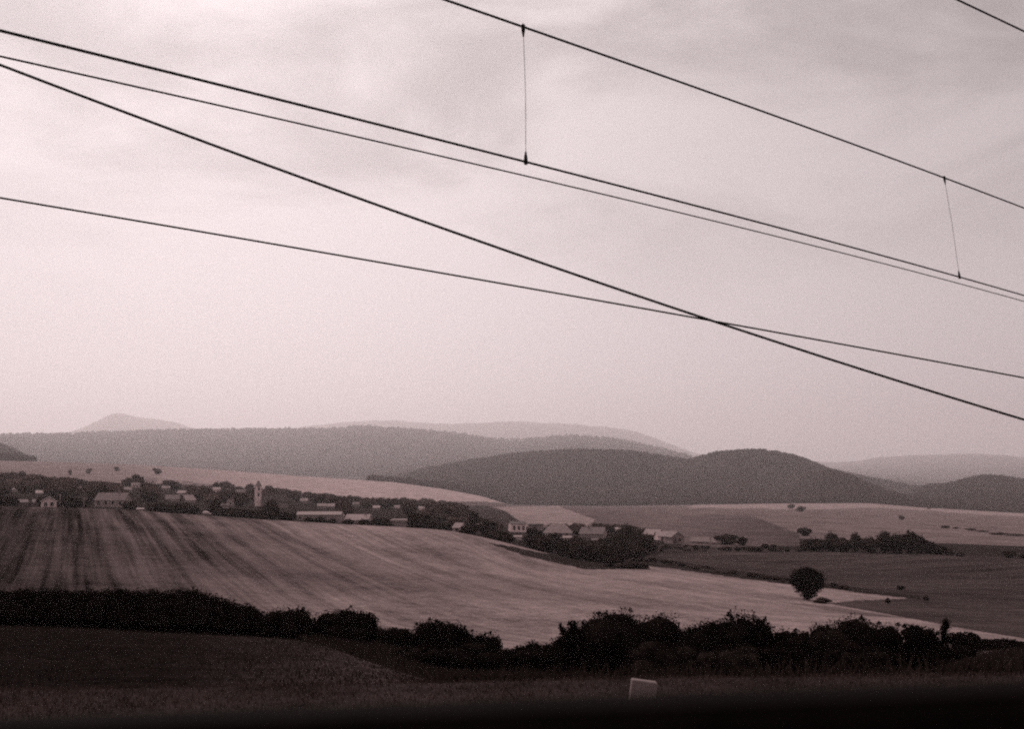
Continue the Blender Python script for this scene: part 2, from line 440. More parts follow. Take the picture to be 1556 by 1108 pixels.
def crown_mesh(name, lobes, nleaf, size, rng, mat, core=.78, zmin=0.0, shell=(.72, .99), sprigs=0, scatter=.12):
    """lobes: (cx,cy,cz,rx,ry,rz); leaves through the outer shell of each lobe, an opaque core added inside to block light"""
    lobes = np.array(lobes, float)
    area = (lobes[:, 3]*lobes[:, 4] + lobes[:, 3]*lobes[:, 5] + lobes[:, 4]*lobes[:, 5])
    pick = rng.choice(len(lobes), nleaf, p=area/area.sum())
    d = rng.normal(size=(nleaf, 3)); d /= np.linalg.norm(d, axis=1, keepdims=True)
    # lumpy radius
    lump = 1 + scatter*np.sin(d[:, 0]*5+pick*1.7)*np.sin(d[:, 1]*6+pick)*1.3 + scatter*np.sin(d[:, 2]*9+pick*2.3+d[:, 0]*4)
    r = rng.uniform(shell[0], shell[1], nleaf)*lump
    P = lobes[pick, :3] + d*lobes[pick, 3:]*r[:, None]
    if sprigs:
        for _ in range(sprigs):
            k = rng.integers(len(lobes)); dd = rng.normal(size=3); dd[2] = abs(dd[2])+.2; dd /= np.linalg.norm(dd)
            base = lobes[k, :3] + dd*lobes[k, 3:]*.95
            ln = rng.uniform(.08, .24)*lobes[k, 5]
            m = 44; t = rng.uniform(0, 1, m)
            q = base + (dd*.6+np.array([0, 0, .6]))*ln*t[:, None] + rng.normal(size=(m, 3))*size*1.1*(1.25-t[:, None])
            P = np.vstack([P, q])
    P = P[P[:, 2] > zmin - .05]
    V, Fc = leaves_at(P, size, rng)
    faces = [np.column_stack([Fc[:, 0], Fc[:, 1], Fc[:, 2]]), np.column_stack([Fc[:, 0], Fc[:, 2], Fc[:, 3]])]
    Vs = [V]; off = len(V)
    for lb in lobes:
        cv = ICO2[0]*(1+.12*np.sin(ICO2[0][:, :1]*7+lb[0])*np.cos(ICO2[0][:, 1:2]*6+lb[1]))
        cv = lb[:3] + cv*lb[3:]*core
        cv[:, 2] = np.maximum(cv[:, 2], zmin)
        Vs.append(cv); faces.append(ICO2[1]+off); off += len(cv)
    return mesh_np(name, np.vstack(Vs), np.vstack(faces), mat, n=3)

def random_lobes(w, h, dpt, n, rng, low=True):
    """a clump of lobes filling a width w, height h, depth dpt outline that stands on the ground"""
    lo = [(0, 0, h*.46, w*.42, dpt*.42, h*.46)]
    for i in range(n):
        a = rng.uniform(0, 2*math.pi); u = rng.uniform(.25, .6)
        z = rng.uniform(.22, .74)
        s = rng.uniform(.24, .36)
        x = math.cos(a)*w*.5*u; y = math.sin(a)*dpt*.5*u
        k = math.sqrt(max(.1, 1-((z-.35)/.75)**2))
        lo.append((x*k*1.25, y*k*1.25, h*z, w*s*.8, dpt*s*.8, min(h*s, h*(1-z))))
    if low:
        for sx in (-.3, .3): lo.append((w*sx, 0, h*.24, w*.24, dpt*.36, h*.26))
        for sx in (-.24, .22): lo.append((w*sx, rng.uniform(-.1, .1)*dpt, h*rng.uniform(.52, .6), w*.22, dpt*.3, h*.3))
    return lo

def up_at(x, r):
    """metres per picture pixel there"""
    return r / F / math.cos(float(azt(x, 740)[0]))**0

def bush(x, hw, top, r, label, cat='bush', group=None, name='bush', leaf=.05, dens=480, mat='leaf', lobes=9, seed=0, base=None, spr=7, scatter=.10):
    rng = np.random.default_rng(100+seed+int(x))
    if base is not None: r = find_r(x, base, r*.8, r*1.25)
    if 850 < x < 1450: top -= 5
    p = at_r(x, r, 1000)
    yb = float(proj(p.x, p.y, p.z)[1])
    m = float(proj(p.x, p.y, p.z)[2]) / F
    w = 2.3*hw*m; h = (yb-top)*m; dpt = min(max(w*.8, h*.8), 4.5)
    lb = random_lobes(w, h, dpt, lobes, rng)
    n = int(dens*(w*h*1.3 + w*dpt))
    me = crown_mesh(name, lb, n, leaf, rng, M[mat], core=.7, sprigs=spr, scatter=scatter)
    o = link(name, me, None, p); o.rotation_euler.z = -float(azt(x, 900)[0])
    tag(o, label, cat, group)
    return o

# --- the dark hedge across the left
def left_hedge():
    rng = np.random.default_rng(5)
    tops = np.interp
    root_p = at_r(180, 66, 960)
    P = []; C = []
    xs = np.arange(-420, 392, 4.5)
    for x in xs:
        a, _ = azt(x, 940); r = 66 + 2*math.sin(x/60)
        X, Y = r*math.sin(a), r*math.cos(a); z = ground_z(X, Y)
        d = float(proj(X, Y, z)[2])
        yt = np.interp(x, [-420, 0, 100, 230, 280, 305, 330, 355, 372, 392], [899, 897, 899, 897, 897, 902, 911, 919, 921, 935]) + rng.uniform(-2.5, 2.5)
        yb = float(proj(X, Y, z)[1])
        h = (yb-yt)*d/F
        C.append((X, Y, z, h))
    faces = []; Vs = []; off = 0
    for X, Y, z, h in C:
        for q in range(3):
            cx = X+rng.normal()*.15; cy = Y+rng.uniform(-.9, .9); hh = h*(rng.uniform(.86, 1.0) if q else 1)
            cv = np.array([cx, cy, z+hh*.48]) + ICO0[0]*np.array([.62, .6, hh*.42])  # solid blob added inside the leaves so no light leaks through
            Vs.append(cv); faces.append(ICO0[1]+off); off += len(cv)
            n = 330
            dd = rng.normal(size=(n, 3)); dd /= np.linalg.norm(dd, axis=1, keepdims=True); dd[:, 2] = np.where(rng.random(n) < .35, np.abs(dd[:, 2]), dd[:, 2])
            P.append(np.array([cx, cy, z+hh*.5]) + dd*np.array([.7, .75, hh*.5])*rng.uniform(.75, 1.06, (n, 1)))
    P = np.vstack(P); V, Fc = leaves_at(P, .055, rng)
    fa = np.vstack([Fc[:, [0, 1, 2]], Fc[:, [0, 2, 3]]]) + off
    V = np.vstack(Vs+[V]) - np.array(root_p)
    me = mesh_np('hedge', V, np.vstack(faces+[fa]), M['leaf'], n=3)
    o = link('hedge', me, None, root_p)
    tag(o, 'long dense black hedge with an even top between the two fields on the left', 'hedge')
left_hedge()

FG = 'dark bushes along the foot of the slope'
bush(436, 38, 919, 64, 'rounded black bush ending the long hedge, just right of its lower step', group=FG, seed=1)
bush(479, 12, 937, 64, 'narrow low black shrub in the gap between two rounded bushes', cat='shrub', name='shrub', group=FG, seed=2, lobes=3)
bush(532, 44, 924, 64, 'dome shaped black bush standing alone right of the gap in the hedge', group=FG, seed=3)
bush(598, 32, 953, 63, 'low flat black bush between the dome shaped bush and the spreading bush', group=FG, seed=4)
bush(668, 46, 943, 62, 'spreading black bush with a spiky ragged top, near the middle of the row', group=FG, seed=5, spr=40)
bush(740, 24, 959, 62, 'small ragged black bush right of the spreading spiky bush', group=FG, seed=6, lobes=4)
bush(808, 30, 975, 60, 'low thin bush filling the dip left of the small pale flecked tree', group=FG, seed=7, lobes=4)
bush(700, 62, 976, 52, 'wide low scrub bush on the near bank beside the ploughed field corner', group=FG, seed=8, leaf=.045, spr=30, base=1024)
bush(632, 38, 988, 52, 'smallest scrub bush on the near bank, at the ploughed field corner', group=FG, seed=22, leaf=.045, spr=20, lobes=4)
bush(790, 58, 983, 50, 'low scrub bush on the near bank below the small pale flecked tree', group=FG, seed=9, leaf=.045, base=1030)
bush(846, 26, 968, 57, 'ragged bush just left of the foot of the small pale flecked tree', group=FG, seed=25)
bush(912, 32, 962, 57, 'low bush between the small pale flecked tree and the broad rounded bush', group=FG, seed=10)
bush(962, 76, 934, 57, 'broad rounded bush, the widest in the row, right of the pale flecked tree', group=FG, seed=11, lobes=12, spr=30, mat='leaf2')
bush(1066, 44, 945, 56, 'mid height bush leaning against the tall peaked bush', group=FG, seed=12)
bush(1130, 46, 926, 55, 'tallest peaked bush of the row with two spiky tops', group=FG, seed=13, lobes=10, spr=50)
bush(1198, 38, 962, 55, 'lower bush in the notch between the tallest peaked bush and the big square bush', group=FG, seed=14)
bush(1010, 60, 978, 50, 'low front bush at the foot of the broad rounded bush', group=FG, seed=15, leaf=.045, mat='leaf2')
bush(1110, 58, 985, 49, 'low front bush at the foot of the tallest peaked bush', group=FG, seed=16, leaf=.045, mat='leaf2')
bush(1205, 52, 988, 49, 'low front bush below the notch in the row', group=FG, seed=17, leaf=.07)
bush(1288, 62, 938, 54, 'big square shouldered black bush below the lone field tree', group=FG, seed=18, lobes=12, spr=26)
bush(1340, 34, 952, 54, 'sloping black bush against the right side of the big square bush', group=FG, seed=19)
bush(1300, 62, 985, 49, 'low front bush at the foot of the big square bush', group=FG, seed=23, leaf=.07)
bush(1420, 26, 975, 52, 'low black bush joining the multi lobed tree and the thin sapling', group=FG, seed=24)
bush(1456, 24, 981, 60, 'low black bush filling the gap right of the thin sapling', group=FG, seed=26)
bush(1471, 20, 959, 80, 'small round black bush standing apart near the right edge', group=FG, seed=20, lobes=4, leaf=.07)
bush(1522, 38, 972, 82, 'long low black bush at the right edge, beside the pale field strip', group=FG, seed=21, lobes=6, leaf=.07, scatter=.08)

# --- trees with a trunk
def tree(x, hw, top, r, label, trunk_px, name='tree', leaf=.09, dens=120, mat='leaf', lobes=None, seed=0, group=None, base=None, limbs=5, nl=9, shell=(.6, 1.06), core=.7, spr=14):
    rng = np.random.default_rng(500+seed)
    if base is not None: r = find_r(x, base, r*.75, r*1.3)
    p = at_r(x, r, 930)
    yb = float(proj(p.x, p.y, p.z)[1]); m = float(proj(p.x, p.y, p.z)[2]) / F
    w = 2*hw*m; h = (yb-top)*m; zc = trunk_px*m
    root = empty(name, p, -float(azt(x, 900)[0]))
    tag(root, label, 'tree', group)
    ch = h-zc
    if lobes is None:
        lb = [(0, 0, zc+ch*.5, w*.40, w*.38, ch*.47)]
        for i in range(nl):
            a = rng.uniform(0, 6.28); z = rng.uniform(.2, .8); k = math.sqrt(max(.05, 1-((z-.5)/.55)**2))
            s = rng.uniform(.17, .25)
            lb.append((math.cos(a)*w*.36*k, math.sin(a)*w*.34*k, zc+ch*z, w*s, w*s, min(ch*s, ch*(1-z)*1.02)))
    else:
        lb = [(a*m, 0, b*m, c*m, c*m*.85, d*m) for a, b, c, d in lobes]
    area = sum(l[3]*l[5] for l in lb)
    me = crown_mesh('crown', lb, int(dens*area*6), leaf, rng, M[mat], shell=shell, core=core, zmin=.1, sprigs=spr, scatter=.15)
    link('crown', me, root)
    t = MB(); rt = max(.09, h*.03)
    t.tube([(0, 0, -.2), (.03, 0, h*.2), (-.02, .02, h*.45), (0, 0, h*.72)], [rt*1.3, rt, rt*.7, rt*.25], 9)
    for i in range(limbs):
        l = lb[(i+1) % len(lb)]; z0 = h*rng.uniform(.18, .4)
        q = Vector(l[:3]); s = Vector((0, 0, z0))
        t.tube([s, s.lerp(q, .5)+Vector((0, 0, -.05*h)), q], [rt*.55, rt*.35, rt*.12], 6)
    t.build('trunk', M['bark'], root, smooth=True)
    return root

tree(1228, 27, 864, 205, 'lone round bushy tree standing in the pale stubble field', 4, seed=1, leaf=.12, dens=130, base=912, core=.55, shell=(.5, 1.08),
     lobes=[(0,27,21,18),(-13,32,13,12),(13,31,13,12),(-6,40,12,8),(7,38,12,9),(-12,20,10,10),(15,22,10,9),(2,12,13,10),(-19,25,6,6),(20,30,6,7),(0,6,8,7),(0,42,10,7)])
tree(868, 23, 942, 57, 'small pale flecked tree with a narrow crown rising above the bush row', 22, seed=2, mat='leaf2', leaf=.06,
     lobes=[(0,62,15,16),(-8,52,14,13),(9,56,14,12),(3,74,8,9),(-14,70,7,7),(14,66,7,6),(0,36,17,18),(-10,22,12,14),(10,22,12,14)], dens=300, core=.6)
tree(1397, 38, 948, 52, 'dark multi lobed tree beside a thin knobbed sapling', 10, seed=3,
     lobes=[(-8,55,22,20),(-14,66,14,12),(8,62,18,14),(16,60,10,11),(-4,72,10,7),(22,40,16,18),(0,30,30,26),(-20,24,16,20),(24,18,14,16)], dens=380, leaf=.055)
tree(1437, 11, 955, 52, 'thin dark sapling with a knobbed crown right of the multi lobed tree', 30, name='sapling', seed=4, limbs=2,
     lobes=[(0,66,8,10),(-4,54,8,8),(3,44,7,8),(-8,40,8,7)], dens=380, leaf=.05, core=.6, spr=6)

# ------------------------------------------------------------------ village buildings
HOUSE_RECTS = []
def house(x, ybase, wpx, hpx, label, r=(380, 1000), ratio=.42, depth=7.0, yaw=0.0, wall='cream', roof='roofm', kind='gable', front='long',
          wins=(), door=None, chimney=None, cat='house', name='house', clear=True, overhang=.3, lean=None):
    """wpx: width in the picture, hpx: total height; ratio: part of the height that is roof; front 'long' = ridge runs across the view"""
    rr = find_r(x, ybase, *r); p = at_r(x, rr, ybase)
    m = float(proj(p.x, p.y, p.z)[2]) / F
    w = wpx*m; h = hpx*m; hw_ = h*(1-ratio); hr = h*ratio
    root = empty(name, p, -float(azt(x, 780)[0]) + math.radians(yaw))
    tag(root, label, cat)
    W2, D = w/2, depth
    # local: x across, -y towards the camera, ridge along x (long) or y (gable to the camera)
    b = MB(); B = .6
    if kind == 'flat':
        b.box(-W2, W2, 0, D, -B, hw_); b.build('wall', M[wall], root)
        q = MB(); q.box(-W2-overhang, W2+overhang, -overhang, D+overhang, hw_+.003, hw_+hr); q.build('roof', M[roof], root)
    elif front == 'long':
        b.poly([(-W2,0,-B),(W2,0,-B),(W2,D,-B),(-W2,D,-B),(-W2,0,hw_),(W2,0,hw_),(W2,D,hw_),(-W2,D,hw_),(-W2,D/2,h),(W2,D/2,h)],
               [(0,1,5,4),(2,3,7,6),(1,2,6,9,5),(3,0,4,8,7),(0,3,2,1)] ) if kind != 'hip' else b.box(-W2, W2, 0, D, -B, hw_)
        b.build('wall', M[wall], root)
        q = MB(); o = overhang; t = .16; sl = hr/(D/2)
        hx = min(W2*.5, D*.5) if kind == 'hip' else -o
        for s in ((0, -1), (D, 1)):
            y0, sg = s
            ye = y0 + sg*o; ze = hw_ - sl*o + .02
            A = [(-W2-o, ye, ze), (W2+o, ye, ze), (W2-hx, D/2, h+.02), (-W2+hx, D/2, h+.02)]
            q.poly(A + [(a, b_, c+t) for a, b_, c in A], [(0,1,2,3),(4,7,6,5),(0,4,5,1),(1,5,6,2),(2,6,7,3),(3,7,4,0)])
        if kind == 'hip':
            for sg in (-1, 1):
                A = [(sg*(W2+o), -o, hw_-sl*o+.02), (sg*(W2+o), D+o, hw_-sl*o+.02), (sg*(W2-hx), D/2, h+.02)]
                q.poly(A + [(a, b_, c+t) for a, b_, c in A], [(0,1,2),(3,5,4),(0,3,4,1),(1,4,5,2),(2,5,3,0)])
        rf = q.build('roof', M[roof], root)
    else:
        b.poly([(-W2,0,-B),(W2,0,-B),(W2,D,-B),(-W2,D,-B),(-W2,0,hw_),(W2,0,hw_),(W2,D,hw_),(-W2,D,hw_),(0,0,h),(0,D,h)],
               [(0,1,5,8,4),(2,3,7,9,6),(1,2,6,5),(3,0,4,7),(0,3,2,1)])
        b.build('wall', M[wall], root)
        q = MB(); o = overhang; t = .16; sl = hr/W2
        for sg in (-1, 1):
            xe = sg*(W2+o); ze = hw_ - sl*o + .02
            A = [(xe, -o, ze), (xe, D+o, ze), (0, D+o, h+.02), (0, -o, h+.02)]
            q.poly(A + [(a, b_, c+t) for a, b_, c in A], [(0,1,2,3),(4,7,6,5),(0,4,5,1),(1,5,6,2),(2,6,7,3),(3,7,4,0)])
        rf = q.build('roof', M[roof], root)
    def opening(nm, cx, cz, ww, wh, mat):
        f = MB(); f.box(cx-ww/2-.1, cx+ww/2+.1, -.06, .05, cz-wh/2-.1, cz+wh/2+.1)
        fo = f.build(nm, M['wood'] if nm == 'door' else M['white'], root)
        g = MB(); g.box(cx-ww/2, cx+ww/2, -.09, -.03, cz-wh/2, cz+wh/2)
        g.build('panel' if nm == 'door' else 'pane', M[mat], fo)
    for (fx, fz, ww, wh) in wins: opening('window', fx*w, fz*h, ww, wh, 'glass')
    if door is not None: opening('door', door*w, 1.05, 1.0, 2.0, 'wood')
    if chimney is not None:
        c = MB(); cx = chimney*w
        cy = D*.42 if front == 'long' else D*.4
        zr = h if front == 'long' else h - abs(cx)*hr/W2
        c.box(cx-.3, cx+.3, cy, cy+.6, zr-.9, zr+1.0); c.box(cx-.36, cx+.36, cy-.06, cy+.66, zr+1.003, zr+1.12)
        c.build('chimney', M['grey'], root)
    if clear: HOUSE_RECTS.append((x-wpx/2-1, x+wpx/2+1, ybase-hpx-1, ybase-hpx*.4, rr))
    return root

V_ = (350, 470); W_ = (450, 1000)
house(74, 771, 22, 15, 'small white house, gable with two dark windows facing the field, left edge of the village', V_, ratio=.45, front='gable', wall='white', roof='roofm', wins=[(-.2,.3,1.0,1.3),(.2,.3,1.0,1.3)], depth=9)
house(40, 768, 26, 8, 'low grey shed left of the small white gabled house', V_, ratio=.5, wall='grey', roof='roofm', depth=5, cat='shed', name='shed', door=.2)
house(166, 771, 46, 21, 'long two storey house with a pale roof and white end wall', (380, 520), ratio=.5, wall='cream', roof='roofm', wins=[(-.36,.3,1.1,1.4),(-.12,.3,1.1,1.4),(.12,.3,1.1,1.4),(.36,.3,1.1,1.4)], chimney=.2, depth=8, yaw=-22)
house(122, 746, 9, 8, 'tiny pale gabled house above the tree belt on the left', W_, front='gable', wall='white', roof='roofl', wins=[(0,.35,1,1.2)])
house(228, 735, 20, 9, 'pale walled house with a wide roof below the field edge trees', (600, 1100), ratio=.4, wall='white', roof='roofm', wins=[(-.25,.3,1.2,1.3),(.2,.3,1.2,1.3)], depth=8)
house(285, 737, 15, 9, 'pale roofed house, left one of a row on the upper village edge', (600, 1100), ratio=.55, wall='cream', roof='roofl', wins=[(-.2,.25,1.2,1.2),(.25,.25,1.2,1.2)])
house(308, 738, 17, 7, 'low pale house, right one of a row on the upper village edge', (600, 1100), ratio=.5, wall='white', roof='roofl', wins=[(0,.25,1.2,1.2)])
house(193, 748, 12, 7, 'grey roofed cottage in the upper trees right of the dark round tree', (500, 900), ratio=.6, wall='grey', roof='roofm')
house(262, 762, 20, 9, 'broad tiled cottage half hidden by dark trees in mid village', (430, 700), ratio=.65, wall='cream', roof='roofm')
house(290, 764, 15, 11, 'cottage with a steep lit roof in the middle of the village', (430, 700), ratio=.7, wall='cream', roof='roofl', yaw=25)
house(350, 770, 11, 12, 'narrow pale gabled house left of the church tower', (430, 700), front='gable', wall='cream', roof='roofm', wins=[(0,.35,1,1.3)])
house(338, 773, 18, 6, 'low flat grey building left of the narrow gabled house', (430, 600), ratio=.2, kind='flat', wall='cream', roof='roofm')
house(401, 743, 8, 7, 'tiny white cottage tucked right of the church spire', (620, 1000), front='gable', wall='white', roof='roofl')
house(365, 744, 14, 7, 'small dull roofed cottage left of the church spire', (600, 1000), ratio=.6, wall='grey', roof='roofm')
house(313, 782, 9, 4.5, 'small bright shed at the field edge below the village', (350, 460), ratio=.5, wall='white', roof='roofl', depth=4, cat='shed', name='shed', yaw=-20)
house(213, 777, 9, 4, 'little pale hut at the field edge right of the long two storey house', (350, 460), ratio=.4, wall='white', roof='roofl', depth=4, cat='hut', name='hut')
house(391, 776, 8, 4, 'little white roofed hut among black trees below the church', (350, 460), ratio=.5, wall='white', roof='roofl', depth=4, cat='hut', name='hut')
house(484, 793, 66, 14, 'long white barn with a thin bright roof edge behind a row of bushes', (380, 470), ratio=.28, wall='grey', roof='roofl', wins=[(-.42,.4,1.2,1.1)], depth=10, cat='barn', name='barn', yaw=-7)  # grey wall colour stands in for shadow on the white front
house(516, 794, 13, 14, 'bright white gable house with one dark window beside the long barn', (380, 470), ratio=.3, front='gable', wall='white', roof='roofl', wins=[(-.05,.42,1.5,1.3)], depth=10)
house(541, 796, 36, 13, 'long low house with a sloping pale roof right of the bright gable', (390, 480), ratio=.6, wall='cream', roof='roofl', depth=9, yaw=-14, chimney=.3)
house(489, 773, 13, 7, 'pale cottage among trees above the long white barn', (480, 800), ratio=.5, wall='cream', roof='roofm')
house(503, 772, 10, 6, 'small lit roof cottage above the bright white gable', (480, 800), ratio=.65, wall='cream', roof='roofl')
house(541, 768, 10, 6, 'grey roofed cottage high in the trees right of the barn', (500, 900), ratio=.6, wall='grey', roof='roofm')
house(603, 770, 8, 4, 'small white roof alone in the dark trees below the pale field', (500, 900), ratio=.4, wall='white', roof='roofl', depth=5)
house(606, 803, 24, 13, 'white shed with a long thin roof left of the large dark tree', (380, 480), ratio=.25, kind='flat', wall='cream', roof='roofl', cat='shed', name='shed', depth=6, yaw=-10)
house(693, 809, 12, 13, 'small two part white house with a tilted bright roof', (380, 480), ratio=.5, wall='white', roof='roofl', depth=6, yaw=-25, wins=[(.1,.25,1,1)])
house(728, 805, 15, 8, 'pinkish plain cottage behind dark trees left of the white windowed house', (420, 560), ratio=.4, wall='grey', roof='roofm')
house(788, 809, 23, 15, 'white house with three tall window bays facing the field', (400, 540), ratio=.22, wall='white', roof='roofd', wins=[(-.3,.42,1.0,1.6),(.02,.42,1.0,1.6),(.32,.42,1.0,1.6)], depth=9, yaw=8)
house(814, 808, 22, 11, 'plain brown walled house with a flat roof beside the white windowed house', (400, 540), ratio=.15, kind='flat', wall='grey', roof='roofd', depth=8)
house(787, 820, 11, 5, 'white shed below the white windowed house', (350, 440), ratio=.35, wall='white', roof='roofl', depth=4, cat='shed', name='shed')
house(848, 818, 42, 20, 'large house with a broad hipped roof and a white porch', (380, 480), ratio=.62, kind='hip', wall='cream', roof='roofm', depth=11, wins=[(.1,.2,1.2,1.4),(.3,.2,1.2,1.4)], door=-.1)
house(862, 815, 12, 6, 'small white fronted annexe against the big hipped roof', (360, 430), ratio=.35, wall='white', roof='roofl', depth=4, cat='annexe', name='annexe')
house(898, 818, 36, 15, 'house with a long weathered roof right of the big hipped roof', (380, 480), ratio=.6, chimney=-.2, wall='cream', roof='roofm', depth=10, yaw=-12)
house(905, 819, 11, 5, 'white walled lean-to below the long weathered roof', (350, 430), ratio=.3, wall='white', roof='roofm', depth=3, cat='lean-to', name='lean_to')
house(944, 813, 17, 10, 'brightest white house standing among black trees', (400, 520), ratio=.2, wall='white', roof='roofl', depth=7, wins=[(.2,.45,1.2,1.2)])
house(987, 819, 24, 13, 'house with a bright tilted sheet roof left of the dark gabled house', (380, 500), ratio=.55, wall='cream', roof='roofl', depth=8, yaw=-26, wins=[(.1,.25,1.1,1.2)])
house(1030, 826, 20, 17, 'dark gabled house with one window in its gable end', (380, 480), ratio=.45, front='gable', wall='grey', roof='roofm', depth=9, yaw=18, wins=[(.15,.32,1.2,1.4)], door=-.2)
house(1011, 822, 22, 13, 'white walled house joined to the left of the dark gabled house', (390, 500), ratio=.5, wall='white', roof='roofl', depth=8, yaw=12, wins=[(-.2,.25,1,1.1)])
house(1064, 827, 26, 9, 'low grey roofed outbuilding right of the dark gabled house', (390, 500), ratio=.62, wall='grey', roof='roofm', depth=7, cat='outbuilding', name='outbuilding')
house(1088, 828, 12, 8, 'narrow grey roofed shed left of the low rounded thicket', (390, 500), ratio=.6, wall='grey', roof='roofm', depth=6, cat='shed', name='shed')
house(1350, 830, 22, 10, 'pale roofed farmhouse almost hidden in the copse on the right', (450, 620), ratio=.55, wall='cream', roof='roofl', depth=8)
house(1318, 837, 8, 6, 'tiny white hut at the front edge of the right hand copse', (400, 520), ratio=.4, wall='white', roof='roofl', depth=4, cat='hut', name='hut')

house(206, 741, 12, 7, 'small pale house at the upper village edge, below the tree on the slope', (600, 1150), ratio=.5, wall='white', roof='roofm', wins=[(-.2,.25,1.1,1.2),(.2,.25,1.1,1.2)])
house(252, 745, 11, 6, 'little dull house between the pale walled house and the upper row', (550, 1000), ratio=.55, wall='cream', roof='roofm', chimney=.2)
house(331, 748, 12, 7, 'white cottage right of the upper row, above mid village', (550, 1000), ratio=.45, wall='white', roof='roofl', wins=[(0,.25,1.1,1.2)], yaw=20)
house(275, 752, 12, 6, 'low cottage with a pale roof above the steep lit roof', (500, 900), ratio=.6, wall='cream', roof='roofl', yaw=-15)
house(430, 760, 11, 7, 'pale cottage on the slope right of the church tower', (500, 900), ratio=.5, wall='white', roof='roofm', wins=[(0,.25,1.1,1.2)])
house(462, 764, 10, 6, 'grey cottage in the trees left of the pale cottage above the barn', (500, 900), ratio=.55, wall='cream', roof='roofl', chimney=-.2)
house(572, 775, 10, 6, 'small cottage in the trees above the thin roofed white shed', (450, 800), ratio=.5, wall='cream', roof='roofl')
house(641, 773, 9, 5, 'tiny white house in the trees behind the large dark round tree', (450, 900), ratio=.4, wall='white', roof='roofl')
house(20, 748, 12, 7, 'dull cottage deep in the trees at the far left edge', (500, 900), ratio=.55, wall='cream', roof='roofm')
house(60, 752, 10, 6, 'small pale roof in the trees behind the small white gabled house', (480, 900), ratio=.6, wall='cream', roof='roofl')
# --- church
def church():
    rr = find_r(392, 770, 480, 800); p = at_r(392, rr, 760)
    m = float(proj(p.x, p.y, p.z)[2]) / F
    root = empty('church', p, -float(azt(392, 760)[0])+.2)
    tag(root, 'slender white church tower with a pointed spire rising from the village trees', 'church')
    w = 8.5*m; h = 31*m
    b = MB(); b.box(-w/2, w/2, -w/2, w/2, -1, h); b.box(-w/2-.15, w/2+.15, -w/2-.15, w/2+.15, h*.72, h*.74)
    tw = b.build('tower', M['white'], root)
    s = MB(); t = w/2+.25
    s.poly([(-t,-t,h+.003),(t,-t,h+.003),(t,t,h+.003),(-t,t,h+.003),(0,0,h+9*m)], [(0,1,4),(1,2,4),(2,3,4),(3,0,4),(0,3,2,1)])
    s.build('spire', M['roofm'], root)
    for z in (.58, .86):
        f = MB(); f.box(-.45, .45, -w/2-.06, -w/2+.05, h*z-.9, h*z+.9); f.build('window', M['glass'], tw)
    n = MB(); L = 15; W = 4.2; H = h*.22
    n.poly([(w/2,-W,-1),(L,-W,-1),(L,W,-1),(w/2,W,-1),(w/2,-W,H),(L,-W,H),(L,W,H),(w/2,W,H),(w/2,0,H+4),(L,0,H+4)], [(0,1,5,4),(2,3,7,6),(1,2,6,9,5),(3,0,4,8,7)])
    nv = n.build('nave', M['grey'], root)
    q = MB()
    for sg in (-1, 1):
        A = [(w/2+.05, sg*(W+.3), H-.25), (L+.3, sg*(W+.3), H-.25), (L+.3, 0, H+4.05), (w/2+.05, 0, H+4.05)]
        q.poly(A+[(a, b_, c+.2) for a, b_, c in A], [(0,1,2,3),(4,7,6,5),(0,4,5,1),(1,5,6,2),(2,6,7,3),(3,7,4,0)])
    q.build('roof', M['roofd'], nv)
    HOUSE_RECTS.append((386, 398, 733, 763, rr))
church()

# --- utility poles by the field edge
def pole(x, ybase, top, label, r):
    rr = find_r(x, ybase, *r); p = at_r(x, rr, ybase); m = float(proj(p.x, p.y, p.z)[2]) / F
    h = (ybase-top)*m
    root = empty('utility_pole', p, -float(azt(x, 780)[0])); tag(root, label, 'utility pole', 'utility poles at the field edge')
    b = MB(); b.tube([(0,0,-.4),(0,0,h)], [.17, .12], 8); b.build('post', M['pole'], root, smooth=True)
    c = MB(); c.box(-.8, .8, -.21, -.125, h-.6, h-.48); c.build('crossarm', M['pole'], root)
    HOUSE_RECTS.append((x-2, x+2, top, ybase-1, rr))
pole(91, 771, 751, 'pale utility pole just right of the small white gabled house', V_)
pole(127, 773, 757, 'shorter grey utility pole left of the long two storey house', V_)

# ------------------------------------------------------------------ village trees
def tree_protos(names, mat, n=7, nleaf=900, size=.28):
    out = []
    for k in range(n):
        rng = np.random.default_rng(900+k)
        w = rng.uniform(.75, 1.15); h = 1.0
        lb = [(0, 0, .50, .34*w, .34*w, .44)]
        for i in range(6):
            a = rng.uniform(0, 6.28); z = rng.uniform(.25, .78); kk = math.sqrt(max(.05, 1-((z-.45)/.6)**2)); s = rng.uniform(.15, .24)
            lb.append((math.cos(a)*.32*w*kk, math.sin(a)*.32*w*kk, z, s*w, s*w, min(s, 1-z)))
        lb.append((0, 0, .16, .22*w, .22*w, .18))
        out.append(crown_mesh(names, lb, nleaf, size/7, rng, M[mat], core=.8, zmin=-.02, scatter=.14))
    return out
PROT = tree_protos('village_tree', 'vleaf')
PROTD = tree_protos('dark_tree', 'vdark', n=5, nleaf=1300)
PLACED = []
def put(protos, x, rr, hm, wm, label, cat, group, name, rz=None):
    p = at_r(x, rr, 790)
    o = link(name, random.choice(protos), None, p - Vector((0, 0, .15)))
    o.scale = (wm, wm, hm); o.rotation_euler.z = random.uniform(0, 6.28) if rz is None else rz
    tag(o, label, cat, group)
    return o
